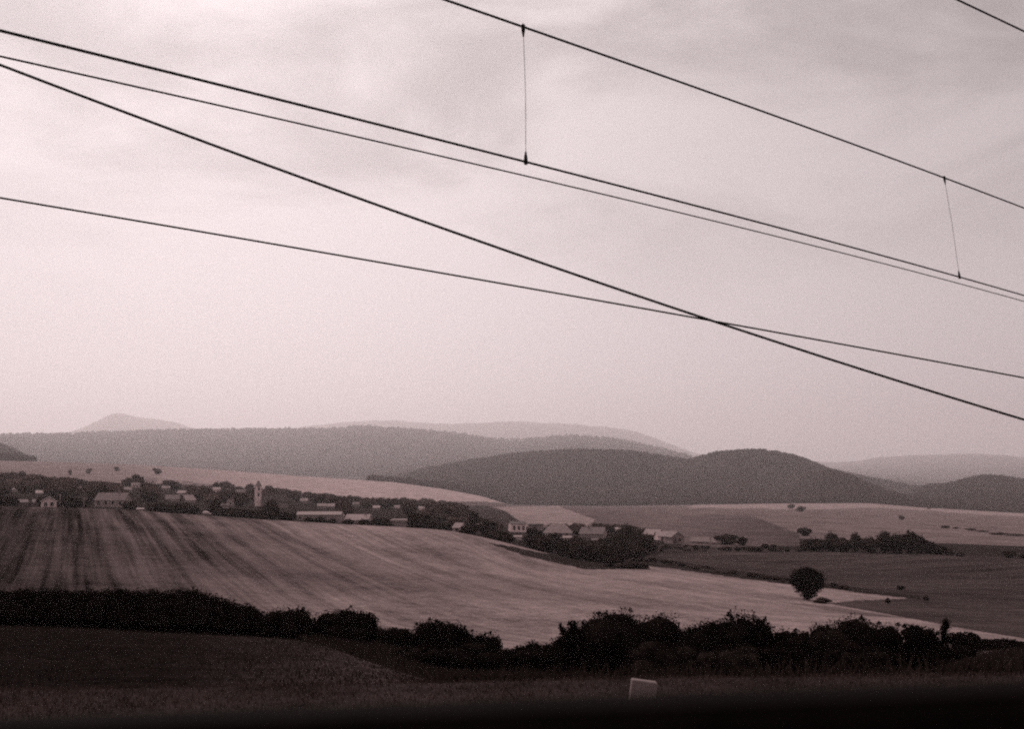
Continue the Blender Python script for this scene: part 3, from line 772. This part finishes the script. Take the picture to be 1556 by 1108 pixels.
def px_tree(x, top, base, hw, label, r, group=None, protos=None, name='field_tree', cat='tree'):
    rr = find_r(x, base, *r); p = at_r(x, rr, base); d = float(proj(p.x, p.y, p.z)[2]); m = d/F
    yb = float(proj(p.x, p.y, p.z)[1])
    h = max((yb-top)*m, 1.2)
    PLACED.append((x, rr))
    return put(protos or PROTD, x, rr, h*1.03, 2*hw*m/.86, label, cat, group, name)

for x, t, b_, hw in [(468,785,796,11),(487,784,797,13),(505,787,797,9),(530,788,799,10),(552,788,800,12),(572,789,801,11),(590,793,803,9)]:
    px_tree(x, t, b_, hw, 'low dark bush in the row hiding the foot of the long white barn', (330, 400), 'bushes in front of the long barn', name='barn_bush', cat='bush')
# distinct trees, one label each
px_tree(151, 735, 764, 15, 'dark broad tree towering behind the long two storey house', (470, 620), name='broad_tree')
px_tree(412, 757, 788, 17, 'black rounded tree at the field edge left of the long white barn', (340, 430), name='round_tree')
px_tree(280, 763, 783, 16, 'black spreading tree left of the small bright shed', (340, 430), name='round_tree')
px_tree(327, 757, 785, 10, 'upright dark tree between the bright shed and the low flat building', (350, 440), name='upright_tree')
px_tree(639, 779, 806, 19, 'large dark round tree right of the thin roofed white shed', (350, 440), name='round_tree')
px_tree(719, 776, 812, 9, 'tall upright dark tree behind the two part white house', (400, 480), name='upright_tree')
px_tree(740, 790, 818, 19, 'bulky dark tree left of the white windowed house', (360, 440), name='round_tree')
px_tree(812, 800, 832, 17, 'black round tree in front of the brown flat roofed house', (345, 400), name='round_tree')
px_tree(978, 808, 836, 15, 'pointed black tree left of the bright tilted roof', (345, 400), name='upright_tree')
px_tree(952, 795, 822, 14, 'broad dark tree behind the brightest white house', (420, 520), name='broad_tree')
px_tree(925, 845, 861, 15, 'black bush at the tip of the tree belt, out in the stubble field', (270, 330), name='field_bush', cat='bush')
px_tree(958, 853, 864, 19, 'low flat bush trailing off the tip of the tree belt', (270, 330), name='field_bush', cat='bush')
px_tree(976, 856, 865, 12, 'last tiny low bush past the trailing flat bush', (270, 330), name='field_bush', cat='bush')
px_tree(1103, 811, 828, 20, 'wide low rounded thicket right of the narrow grey shed', (400, 520), name='thicket', cat='thicket')
px_tree(1128, 815, 829, 11, 'small bush against the right side of the rounded thicket', (400, 520), name='field_bush', cat='bush')
px_tree(1162, 826, 833, 8, 'lower of two small bushes on the dark field edge, right of the thicket', (400, 520), name='field_bush', cat='bush')
px_tree(1174, 827, 834, 5, 'tiniest bush on the dark field edge, right of the thicket', (400, 520), name='field_bush', cat='bush')
px_tree(1223, 801, 815, 14, 'round solitary tree above the left end of the copse', (520, 760), name='round_tree')
COP = 'trees of the right hand copse'
for x, t, b_, hw, lb in [
    (1221,823,838,8,'outermost low tree at the left end of the right hand copse'),
    (1238,817,838,13,'low broad tree near the left end of the right hand copse'),
    (1262,808,838,9,'first pointed treetop of the right hand copse'),
    (1280,817,839,15,'low middle tree between the two pointed treetops of the copse'),
    (1299,809,839,8,'second pointed treetop of the right hand copse'),
    (1322,816,840,13,'flat tree in the dip left of the highest crowns of the copse'),
    (1343,807,840,14,'left one of the highest rounded crowns in the copse'),
    (1362,810,841,13,'middle one of the highest rounded crowns in the copse'),
    (1381,806,841,10,'tallest rounded crown at the right of the copse top'),
    (1396,813,841,11,'tree on the falling right shoulder of the copse'),
    (1410,822,842,11,'lower tree on the right slope of the copse'),
    (1424,829,843,11,'low bush ending the right slope of the copse'),
    (1440,835,844,8,'smallest bush at the right tip of the copse')]:
    px_tree(x, t-1, b_, hw*1.4, lb, (430, 540), COP, name='copse_tree')
px_tree(1458, 839, 846, 8, 'low bush on the dark field edge just right of the copse', (430, 540), name='field_bush', cat='bush')
px_tree(1532, 836, 848, 11, 'rounded bush on the dark field edge close to the right border', (430, 540), name='field_bush', cat='bush')
px_tree(1552, 841, 849, 7, 'bush touching the right border on the dark field edge', (430, 540), name='field_bush', cat='bush')
for x, t, b_, hw, lb in [
    (104,713,722,4,'lone speck of a tree, leftmost on the far pale slope'),
    (132,711,720,4,'second lone tree speck on the far pale slope'),
    (175,709,716,4,'third lone tree speck on the far pale slope'),
    (237,711,721,6,'small round tree standing above the upper village edge'),
    (1203,766,773,5,'left of two tiny bushes below the wooded hill'),
    (1218,769,777,9,'wider of two tiny bushes below the wooded hill'),
    (1370,783,790,4,'single dark bush in the wide pale field right'),
    (1412,768,774,6,'tiny bush at the foot of the small right hand hill'),
    (1437,797,803,5,'first bush of the thin broken hedge line in the right field'),
    (1452,799,804,3,'second bush of the thin broken hedge line in the right field'),
    (1474,801,807,5,'third bush of the thin broken hedge line in the right field'),
    (1492,804,809,4,'fourth bush of the thin broken hedge line in the right field'),
    (1518,807,813,6,'fifth bush of the thin broken hedge line in the right field'),
    (1540,809,815,7,'last bush of the thin broken hedge line by the right border')]:
    px_tree(x, t + (1.5 if x > 1430 else 0), b_, hw*(1.9 if x > 1430 else 1), lb, (600, 2480), name='distant_bush', cat='bush' if x > 300 else 'tree', protos=PROT)
for x, t, b_, hw, lb in [
    (1264,886,893,6,'small bush on the dark field edge right of the lone tree'),
    (1280,890,896,9,'low bush just beyond the small one right of the lone tree'),
    (1365,889,897,7,'single low bush inside the dark crop field'),
    (1345,911,917,5,'small weed bush in the fallow wedge under the dark field'),
    (1403,908,913,6,'weed bush where the pale tail of stubble ends'),
    (1246,911,917,12,'low weeds bush at the foot of the lone round tree')]:
    px_tree(x, t, b_, hw, lb, (180, 340), name='field_bush', cat='bush')

def blocked(x, rr, top, base, hw):
    for (x0, x1, y0, y1, hr) in HOUSE_RECTS:
        if rr < hr + 3 and x+hw*.8 > x0 and x-hw*.8 < x1 and top < y1 and base > y0: return True
        if abs(rr-hr) < 14 and x+hw > x0-1 and x-hw < x1+1 and rr >= hr: 
            if rr < hr + 13: return True
    return False

def scatter(n, xr, topline, botline, rr_, hr, label, group, protos, name, wr=(.95, 1.6), seed=0, mn=8):
    rnd = random.Random(seed); c = 0; tries = 0
    while c < n and tries < n*60:
        tries += 1
        x = rnd.uniform(*xr); yt = np.interp(x, [a for a, _ in topline], [b for _, b in topline]); yb = np.interp(x, [a for a, _ in botline], [b for _, b in botline])
        if yb - yt < 5: continue
        base = rnd.uniform(min(yt+mn, yb), yb)
        r = find_r(x, base, *rr_); p = at_r(x, r, base); yy = float(proj(p.x, p.y, p.z)[1])
        if abs(yy-base) > 6: continue
        m = r/F; h = rnd.uniform(*hr); w = h*rnd.uniform(*wr)
        top = yy-h/m
        if top < yt-1:
            h = (yy-yt+1)*m; w = max(h*.8, min(w, h*1.4)); top = yt
            if h < 1.6: continue
        if blocked(x, r, top, yy, w/2/m): continue
        if any(abs(x-a)*m < w*.28 and abs(r-b) < 5 for a, b in PLACED): continue
        PLACED.append((x, r)); c += 1
        put(protos, x, r, h*1.02, w/.86, label, 'tree', group, name, rnd.uniform(0, 6.28))
    return c
TL = [(0,719),(30,716),(50,722),(70,726),(110,727),(135,732),(185,736),(198,720),(215,717),(245,722),(300,725),(325,732),(345,724),(372,719),(395,724),(412,737),(450,746),(480,749),(520,752),(560,757),(600,757),(640,755),(665,759),(700,766)]
BL = [(0,770),(100,772),(200,777),(300,784),(400,791),(550,800),(690,810)]
BLb = [(a, b-14) for a, b in BL]
n1 = scatter(125, (0, 690), BLb, BL, (345, 440), (4.5, 7.5), 'small dark tree in the front row of village trees along the stubble field', 'front row of village trees', PROTD, 'village_tree', seed=3, mn=11)
n2 = scatter(225, (0, 700), TL, BLb, (440, 1100), (6.0, 9.5), 'small grey tree among the crowded trees behind the village front row', 'trees crowded through the village', PROT, 'village_tree', seed=4, mn=9)
CT = [(690,786),(720,784),(750,792),(800,803),(830,797),(860,796),(900,795),(960,799),(985,806),(1000,813),(1040,818),(1090,820)]
CB = [(690,809),(760,826),(830,844),(890,857),(960,860),(975,846),(1000,833),(1090,832)]
n3 = scatter(75, (688, 990), [(a, b+14) for a, b in CT], CB, (300, 420), (3.5, 6), 'dark bushy tree in the thick belt before the middle houses', 'belt of trees before the middle houses', PROTD, 'belt_tree', seed=5, mn=8)
n4 = scatter(48, (690, 1100), CT, [(a, b+18) for a, b in CT], (440, 640), (4.0, 6.5), 'dull grey tree behind the roofs of the middle houses', 'trees behind the middle houses', PROT, 'belt_tree', seed=6, mn=8)
n5 = scatter(30, (990, 1215), [(990,826),(1215,834)], [(990,842),(1010,838),(1215,840)], (390, 470), (.7, 1.8), 'tiny dark bush in the thin line along the top of the dark field', 'thin line of bushes above the dark field', PROTD, 'field_bush', wr=(1.2, 3.4), seed=8, mn=3)
n6 = scatter(34, (960, 1215), [(960,842),(985,846),(1215,879)], [(960,853),(985,856),(1215,890)], (270, 380), (.5, 1.3), 'tiny dark shrub in the overgrown ditch between stubble and dark field', 'shrubs in the ditch below the dark field', PROTD, 'ditch_shrub', wr=(1.4, 4.5), seed=9, mn=3)
open("/tmp/sc.txt","w").write(str((n1,n2,n3,n4,n5,n6)))

# ------------------------------------------------------------------ woods on the hills (one mass each)
def forest(name, rrange, n, hgt, mask, seed, label=None):
    rng = np.random.default_rng(seed)
    rows_ = np.where((R > rrange[0]) & (R < rrange[1]))[0]
    ii = rng.choice(rows_, n*5); jj = rng.integers(0, NC-1, n*5)
    # even density over the picture-facing ground
    x = PX[ii, jj]; y = PY[ii, jj]
    ok = mask(x, y, ii, jj) & (x > -60) & (x < 1616)
    ii, jj = ii[ok][:n], jj[ok][:n]
    u = rng.random(len(ii))[:, None]
    P = np.stack([GX[ii, jj], GY[ii, jj], GZ[ii, jj]], -1)*(1-u) + np.stack([GX[ii, jj+1], GY[ii, jj+1], GZ[ii, jj+1]], -1)*u
    P[:, :2] *= rng.uniform(.997, 1.003, (len(P), 1))
    s = rng.uniform(*hgt, len(P))
    iv, ifc = ico(1)
    V = np.zeros((len(P), len(iv), 3))
    th = rng.uniform(0, 6.28, len(P)); c, sn = np.cos(th)[:, None], np.sin(th)[:, None]
    jit = 1 + rng.normal(size=(len(P), len(iv)))*.16
    bx = iv[None, :, 0]*jit; by = iv[None, :, 1]*jit; bz = iv[None, :, 2]*jit
    V[..., 0] = P[:, None, 0] + (bx*c-by*sn)*s[:, None]*.62
    V[..., 1] = P[:, None, 1] + (bx*sn+by*c)*s[:, None]*.62
    V[..., 2] = P[:, None, 2] + s[:, None]*(.42+bz*.55)
    Fc = (ifc[None] + (np.arange(len(P))*len(iv))[:, None, None]).reshape(-1, 3)
    me = mesh_np(name, V.reshape(-1, 3), Fc, M['forest'], n=3)
    o = link(name, me); tag(o, label, 'forest', None, 'stuff')
forest('forest', (2480, 5700), 28000, (8, 15), lambda x, y, i, j: (cls[i, j] == 7) & ((x < 48) | (x > 560)), 41, 'dark wood covering the two near rounded hills and the hill on the right')
forest('forest', (5750, 11900), 9000, (18, 36), lambda x, y, i, j: (cls[i, j] == 8) & (x < 1050), 42, 'paler hazy wood covering the long ridge behind the village')

# ------------------------------------------------------------------ near grass
def grass(name, n, rr, xr, mask, hgt, wid, mat, seed, label, lean=.5):
    rng = np.random.default_rng(seed)
    r = np.sqrt(rng.uniform(rr[0]**2, rr[1]**2, n)); x = rng.uniform(xr[0], xr[1], n)
    a, _ = azt(x, np.full(n, 1000.0))
    X = r*np.sin(a); Y = r*np.cos(a)
    fi = (np.log(r)-LR[0])/(LR[1]-LR[0]); fj = (a+A1)/(az_in[1]-az_in[0])
    i = fi.astype(int); j = np.clip(fj.astype(int), 0, NC-2); u = fi-i; v = fj-j
    Z = (GZ[i, j]*(1-v)+GZ[i, j+1]*v)*(1-u) + (GZ[i+1, j]*(1-v)+GZ[i+1, j+1]*v)*u
    ok = mask(i, j, x, r)
    X, Y, Z = X[ok], Y[ok], Z[ok]; k = len(X)
    h = rng.uniform(*hgt, k)*(1+.8*fbm(X/1.7, Y/1.7, 77)); w = rng.uniform(*wid, k)
    th = rng.uniform(0, 6.28, k); lx = rng.normal(size=k)*lean*h; ly = rng.normal(size=k)*lean*h
    ax, ay = np.cos(th)*w, np.sin(th)*w
    V = np.stack([np.stack([X-ax, Y-ay, Z-.02], -1), np.stack([X+ax, Y+ay, Z-.02], -1),
                  np.stack([X+ax*.35+lx, Y+ay*.35+ly, Z+h], -1), np.stack([X-ax*.35+lx, Y-ay*.35+ly, Z+h], -1)], 1).reshape(-1, 3)
    me = mesh_np(name, V, np.arange(k*4).reshape(-1, 4), M[mat])
    o = link(name, me); tag(o, label, 'grass', None, 'stuff')
grass('grass', 60000, (R0.min()-6, R0.max()+1.5), (-120, 1680), lambda i, j, x, r: cls[i, j] == 1, (.02, .06), (.006, .014), 'straw', 61, 'short dry grass on the near verge', .6)
grass('grass', 60000, (17, 72), (-120, 760), lambda i, j, x, r: cls[i, j] == 2, (.02, .07), (.008, .018), 'midgrass', 62, 'rough grass over the near field on the left', .7)
grass('grass', 70000, (17, 74), (440, 1680), lambda i, j, x, r: cls[i, j] == 0, (.1, .32), (.01, .025), 'grass', 63, 'tall dark weeds on the bank under the bush row', .4)

# ------------------------------------------------------------------ overhead wires
def plane_pt(x, y, az, p):
    X, Y, Z = (float(q) for q in ray(x, y)); nx, ny = -math.cos(az), math.sin(az)
    t = p/(X*nx + Y*ny)
    return Vector((X*t, Y*t, CAMZ+Z*t))
def wire(name, pts, azd, p, rad, label, cat='wire', ext=(22, 60), group='overhead wires'):
    az = math.radians(azd); d = Vector((math.sin(az), math.cos(az), 0))
    Q = [plane_pt(x, y, az, p) for x, y in pts]
    s = np.array([q.dot(d) for q in Q]); z = np.array([q.z for q in Q])
    o = Q[0] - d*s[0]; o.z = 0
    co = np.polyfit(s, z, min(2, len(s)-1))
    s0, s1 = s.min()-2, s.max()+3
    ss = list(np.linspace(s0, s1, 60)); zz = list(np.polyval(co, ss))
    sl0 = (zz[1]-zz[0])/(ss[1]-ss[0]); sl1 = (zz[-1]-zz[-2])/(ss[-1]-ss[-2])
    ss = [s0-ext[0]]+ss+[s1+ext[1]]; zz = [zz[0]-sl0*ext[0]]+zz+[zz[-1]+sl1*ext[1]]
    P = [o + d*a + Vector((0, 0, b)) for a, b in zip(ss, zz)]
    mb = MB(); mb.tube(P, rad, 8)
    ob = mb.build(name, M['wire'], None, smooth=True)
    tag(ob, label, cat, group)
    def at(sv): return o + d*sv + Vector((0, 0, float(np.polyval(co, sv))))
    return at, (lambda x, y: plane_pt(x, y, az, p).dot(d))
atA, sA = wire('contact_wire', [(0,46),(400,145),(800,246),(1458,421),(1556,449)], 46.5, 6.0, .0092, 'thick black wire with the lower ends of the two droppers clamped to it')
atE, sE = wire('messenger_wire', [(710,11),(795,40),(1100,148),(1435,270),(1556,316)], 46.5, 6.0, .0095, 'upper black wire with the droppers hanging from it, leaving the top edge')
wire('parallel_wire', [(0,85),(250,141),(500,198),(1000,315),(1556,458)], 46.5, 8.6, .0085, 'thin wire running close below the thick wire that carries the droppers')
wire('stay_wire', [(0,98),(500,285),(1090,490),(1556,638)], 75, 7.0, .0088, 'thick black wire falling steeply across the picture and crossing the lowest wire', ext=(10, 6))
wire('line_wire', [(0,301),(500,384),(1090,490),(1556,574)], 75, 12.0, .0100, 'lowest thin wire, crossed by the thick steep one', ext=(14, 14))
wire('corner_wire', [(1480,11),(1556,47)], 46.5, 4.6, .0095, 'short black wire cutting the top right corner', ext=(6, 40))
def dropper(sa, sb, label):
    a = atE(sa); b = atA(sb)
    root = empty('dropper', b); tag(root, label, 'dropper', 'droppers between the upper wires')
    v = a-b
    m = MB(); m.tube([(0,0,0), v*.5+Vector((.008,0,0)), v], .0021, 6); m.build('strand', M['wire'], root, smooth=True)
    for q, sg in ((Vector((0,0,0)), 1), (v, -1)):
        c = MB(); dd = v.normalized()*sg
        c.tube([q-dd*.022, q-dd*.012, q+dd*.03, q+dd*.075, q+dd*.08], [.010, .016, .014, .006, .003], 8)
        c.build('clamp', M['clamp'], root, smooth=True)
dropper(sE(795, 40), sA(799, 246), 'dropper near the middle of the top edge, hanging almost upright')
dropper(sE(1435, 270), sA(1458, 421), 'slanting dropper near the right edge')

# ------------------------------------------------------------------ marker stone on the verge
def marker():
    r = 16.9; p = at_r(975, r, 1060); m = r/F
    root = empty('marker_stone', p, -float(azt(975, 1040)[0])+.12)
    tag(root, 'pale square marker stone on the verge in front of the bushes', 'marker stone')
    b = MB(); w = 38*m/2; h = 31*m
    b.box(-w, w, -.09, .09, -.15, h)
    b.build('slab', M['stone'], root, bevel=.02)
    root.rotation_euler.y = .14
marker()

# ------------------------------------------------------------------ the carriage window sill
def sill():
    d0 = .62
    def pt(x, y):
        X, Y, Z = (float(q) for q in ray(x, y)); return Vector((X*d0, Y*d0, CAMZ+Z*d0))
    a, b = pt(-500, 1127), pt(2056, 1033)
    mid = (a+b)/2; ax = (b-a).normalized(); L = (b-a).length/2
    root = empty('window_sill', mid); tag(root, 'black blurred window sill across the bottom edge', 'window sill')
    rx = ax.to_track_quat('X', 'Z').to_matrix().to_4x4()
    # profile (y away from the camera, z up), extruded along x
    prof = [(-.005,-.035),(-.004,-.012),(.002,-.003),(.012,0),(.03,0),(.045,-.004),(.05,-.014),(.05,-.035)]
    def extrude(pr):
        n = len(pr); V = [(s*L, y, z) for s in (-1, 1) for y, z in pr]
        f = [(i, (i+1) % n, n+(i+1) % n, n+i) for i in range(n)] + [tuple(range(n))[::-1], tuple(range(n, 2*n))]
        m = MB(); m.poly([rx @ Vector(v) for v in V], f); return m
    extrude(prof).build('rail', M['sill'], root)
    extrude([(-.012,-.9),(-.012,-.036),(.056,-.036),(.056,-.9)]).build('wall_panel', M['sill'], root)
sill()

# ------------------------------------------------------------------ air
hz = MB(); hz.box(-31500, 31500, -31500, 31500, float(GZ.min())-1.5, max(float(GZ.max()), 30)+12)
def haze_mat():
    m = bpy.data.materials.new('haze'); m.use_nodes = True; nt = m.node_tree
    nt.nodes.remove(nt.nodes['Principled BSDF'])
    v = nt.nodes.new('ShaderNodeVolumePrincipled')
    v.inputs['Color'].default_value = (1.0, .92, .932, 1); v.inputs['Density'].default_value = HAZE
    v.inputs['Anisotropy'].default_value = .58
    nt.links.new(v.outputs['Volume'], nt.nodes['Material Output'].inputs['Volume'])
    return m
HAZE = 6.8e-5
tag(hz.build('haze', haze_mat()), None, None, None, 'stuff')

# ------------------------------------------------------------------ sky and sun
SUN_EL, SUN_AZ = math.radians(38), math.radians(-20)     # ahead of the camera, left of the view
w = bpy.data.worlds.new('World'); S.world = w; w.use_nodes = True
nt = w.node_tree; N = nt.nodes; Lk = nt.links
bg = N['Background']; bg.inputs['Strength'].default_value = .1
sky = N.new('ShaderNodeTexSky'); sky.sky_type = 'NISHITA'; sky.sun_disc = False
sky.sun_elevation = SUN_EL; sky.sun_rotation = SUN_AZ
sky.air_density = 1.0; sky.dust_density = 3.0; sky.ozone_density = 1.0
bw = N.new('ShaderNodeRGBToBW'); Lk.new(sky.outputs['Color'], bw.inputs['Color'])
tc = N.new('ShaderNodeTexCoord')
mp = N.new('ShaderNodeMapping'); mp.inputs['Scale'].default_value = (1.0, 1.0, 2.6); mp.inputs['Rotation'].default_value = (0, .35, 0)
Lk.new(tc.outputs['Generated'], mp.inputs['Vector'])
c1 = N.new('ShaderNodeTexNoise'); c1.inputs['Scale'].default_value = 3.2; c1.inputs['Detail'].default_value = 6; c1.inputs['Roughness'].default_value = .55
c1.inputs['Distortion'].default_value = .4
Lk.new(mp.outputs['Vector'], c1.inputs['Vector'])
cr = N.new('ShaderNodeMapRange'); cr.interpolation_type = 'SMOOTHSTEP'
cr.inputs['From Min'].default_value = .36; cr.inputs['From Max'].default_value = .60
cr.inputs['To Min'].default_value = .66; cr.inputs['To Max'].default_value = 1.03
Lk.new(c1.outputs['Fac'], cr.inputs['Value'])
ov = N.new('ShaderNodeMath'); ov.operation = 'MULTIPLY_ADD'      # thin overcast over the clear sky
ov.inputs[1].default_value = .15; ov.inputs[2].default_value = 4.3
Lk.new(bw.outputs['Val'], ov.inputs[0])
# cloud only thickens above the bright haze of the horizon
sx = N.new('ShaderNodeSeparateXYZ'); Lk.new(tc.outputs['Generated'], sx.inputs[0])
el = N.new('ShaderNodeMapRange'); el.interpolation_type = 'SMOOTHSTEP'
el.inputs['From Min'].default_value = .08; el.inputs['From Max'].default_value = .34
Lk.new(sx.outputs['Z'], el.inputs['Value'])
cm = N.new('ShaderNodeMix'); cm.data_type = 'FLOAT'; cm.inputs['A'].default_value = 1.07
Lk.new(el.outputs['Result'], cm.inputs['Factor']); Lk.new(cr.outputs['Result'], cm.inputs['B'])
# the overcast is thicker towards the right
ex = N.new('ShaderNodeMapRange'); ex.interpolation_type = 'SMOOTHSTEP'
ex.inputs['From Min'].default_value = -.15; ex.inputs['From Max'].default_value = .5
ex.inputs['To Min'].default_value = 1.03; ex.inputs['To Max'].default_value = .84
Lk.new(sx.outputs['X'], ex.inputs['Value'])
m0 = N.new('ShaderNodeMath'); m0.operation = 'MULTIPLY'
Lk.new(cm.outputs['Result'], m0.inputs[0]); Lk.new(ex.outputs['Result'], m0.inputs[1])
mu = N.new('ShaderNodeMath'); mu.operation = 'MULTIPLY'
Lk.new(ov.outputs[0], mu.inputs[0]); Lk.new(m0.outputs[0], mu.inputs[1])
sc = N.new('ShaderNodeVectorMath'); sc.operation = 'SCALE'; sc.inputs[0].default_value = (1.0, .885, .90)
Lk.new(mu.outputs[0], sc.inputs['Scale']); Lk.new(sc.outputs['Vector'], bg.inputs['Color'])

sd = bpy.data.lights.new('sun', 'SUN'); sd.energy = 1.4; sd.angle = math.radians(12); sd.color = (1, .9, .86)
so = bpy.data.objects.new('sun', sd); COL.objects.link(so)
sv = Vector((math.sin(SUN_AZ)*math.cos(SUN_EL), math.cos(SUN_AZ)*math.cos(SUN_EL), math.sin(SUN_EL)))
so.rotation_euler = sv.to_track_quat('Z', 'Y').to_euler()

# ------------------------------------------------------------------ camera
cd = bpy.data.cameras.new('camera'); cam = bpy.data.objects.new('camera', cd); COL.objects.link(cam)
cam.location = (0, 0, CAMZ); cam.rotation_euler = (math.pi/2 + PITCH, 0, 0)
cd.sensor_fit = 'HORIZONTAL'; cd.sensor_width = 36; cd.lens = 36*F/1556
cd.clip_start = .05; cd.clip_end = 90000
cd.dof.use_dof = True; cd.dof.focus_distance = 90; cd.dof.aperture_fstop = 5.6
S.camera = cam
S.view_settings.view_transform = 'Standard'; S.view_settings.look = 'None'
S.view_settings.exposure = 0.33; S.view_settings.gamma = 1
S.cycles.max_bounces = 6; S.cycles.volume_bounces = 3
S.cycles.filter_width = 2.1; S.cycles.use_denoising = False
S.cycles.use_adaptive_sampling = True; S.cycles.adaptive_threshold = .05; S.cycles.adaptive_min_samples = 64
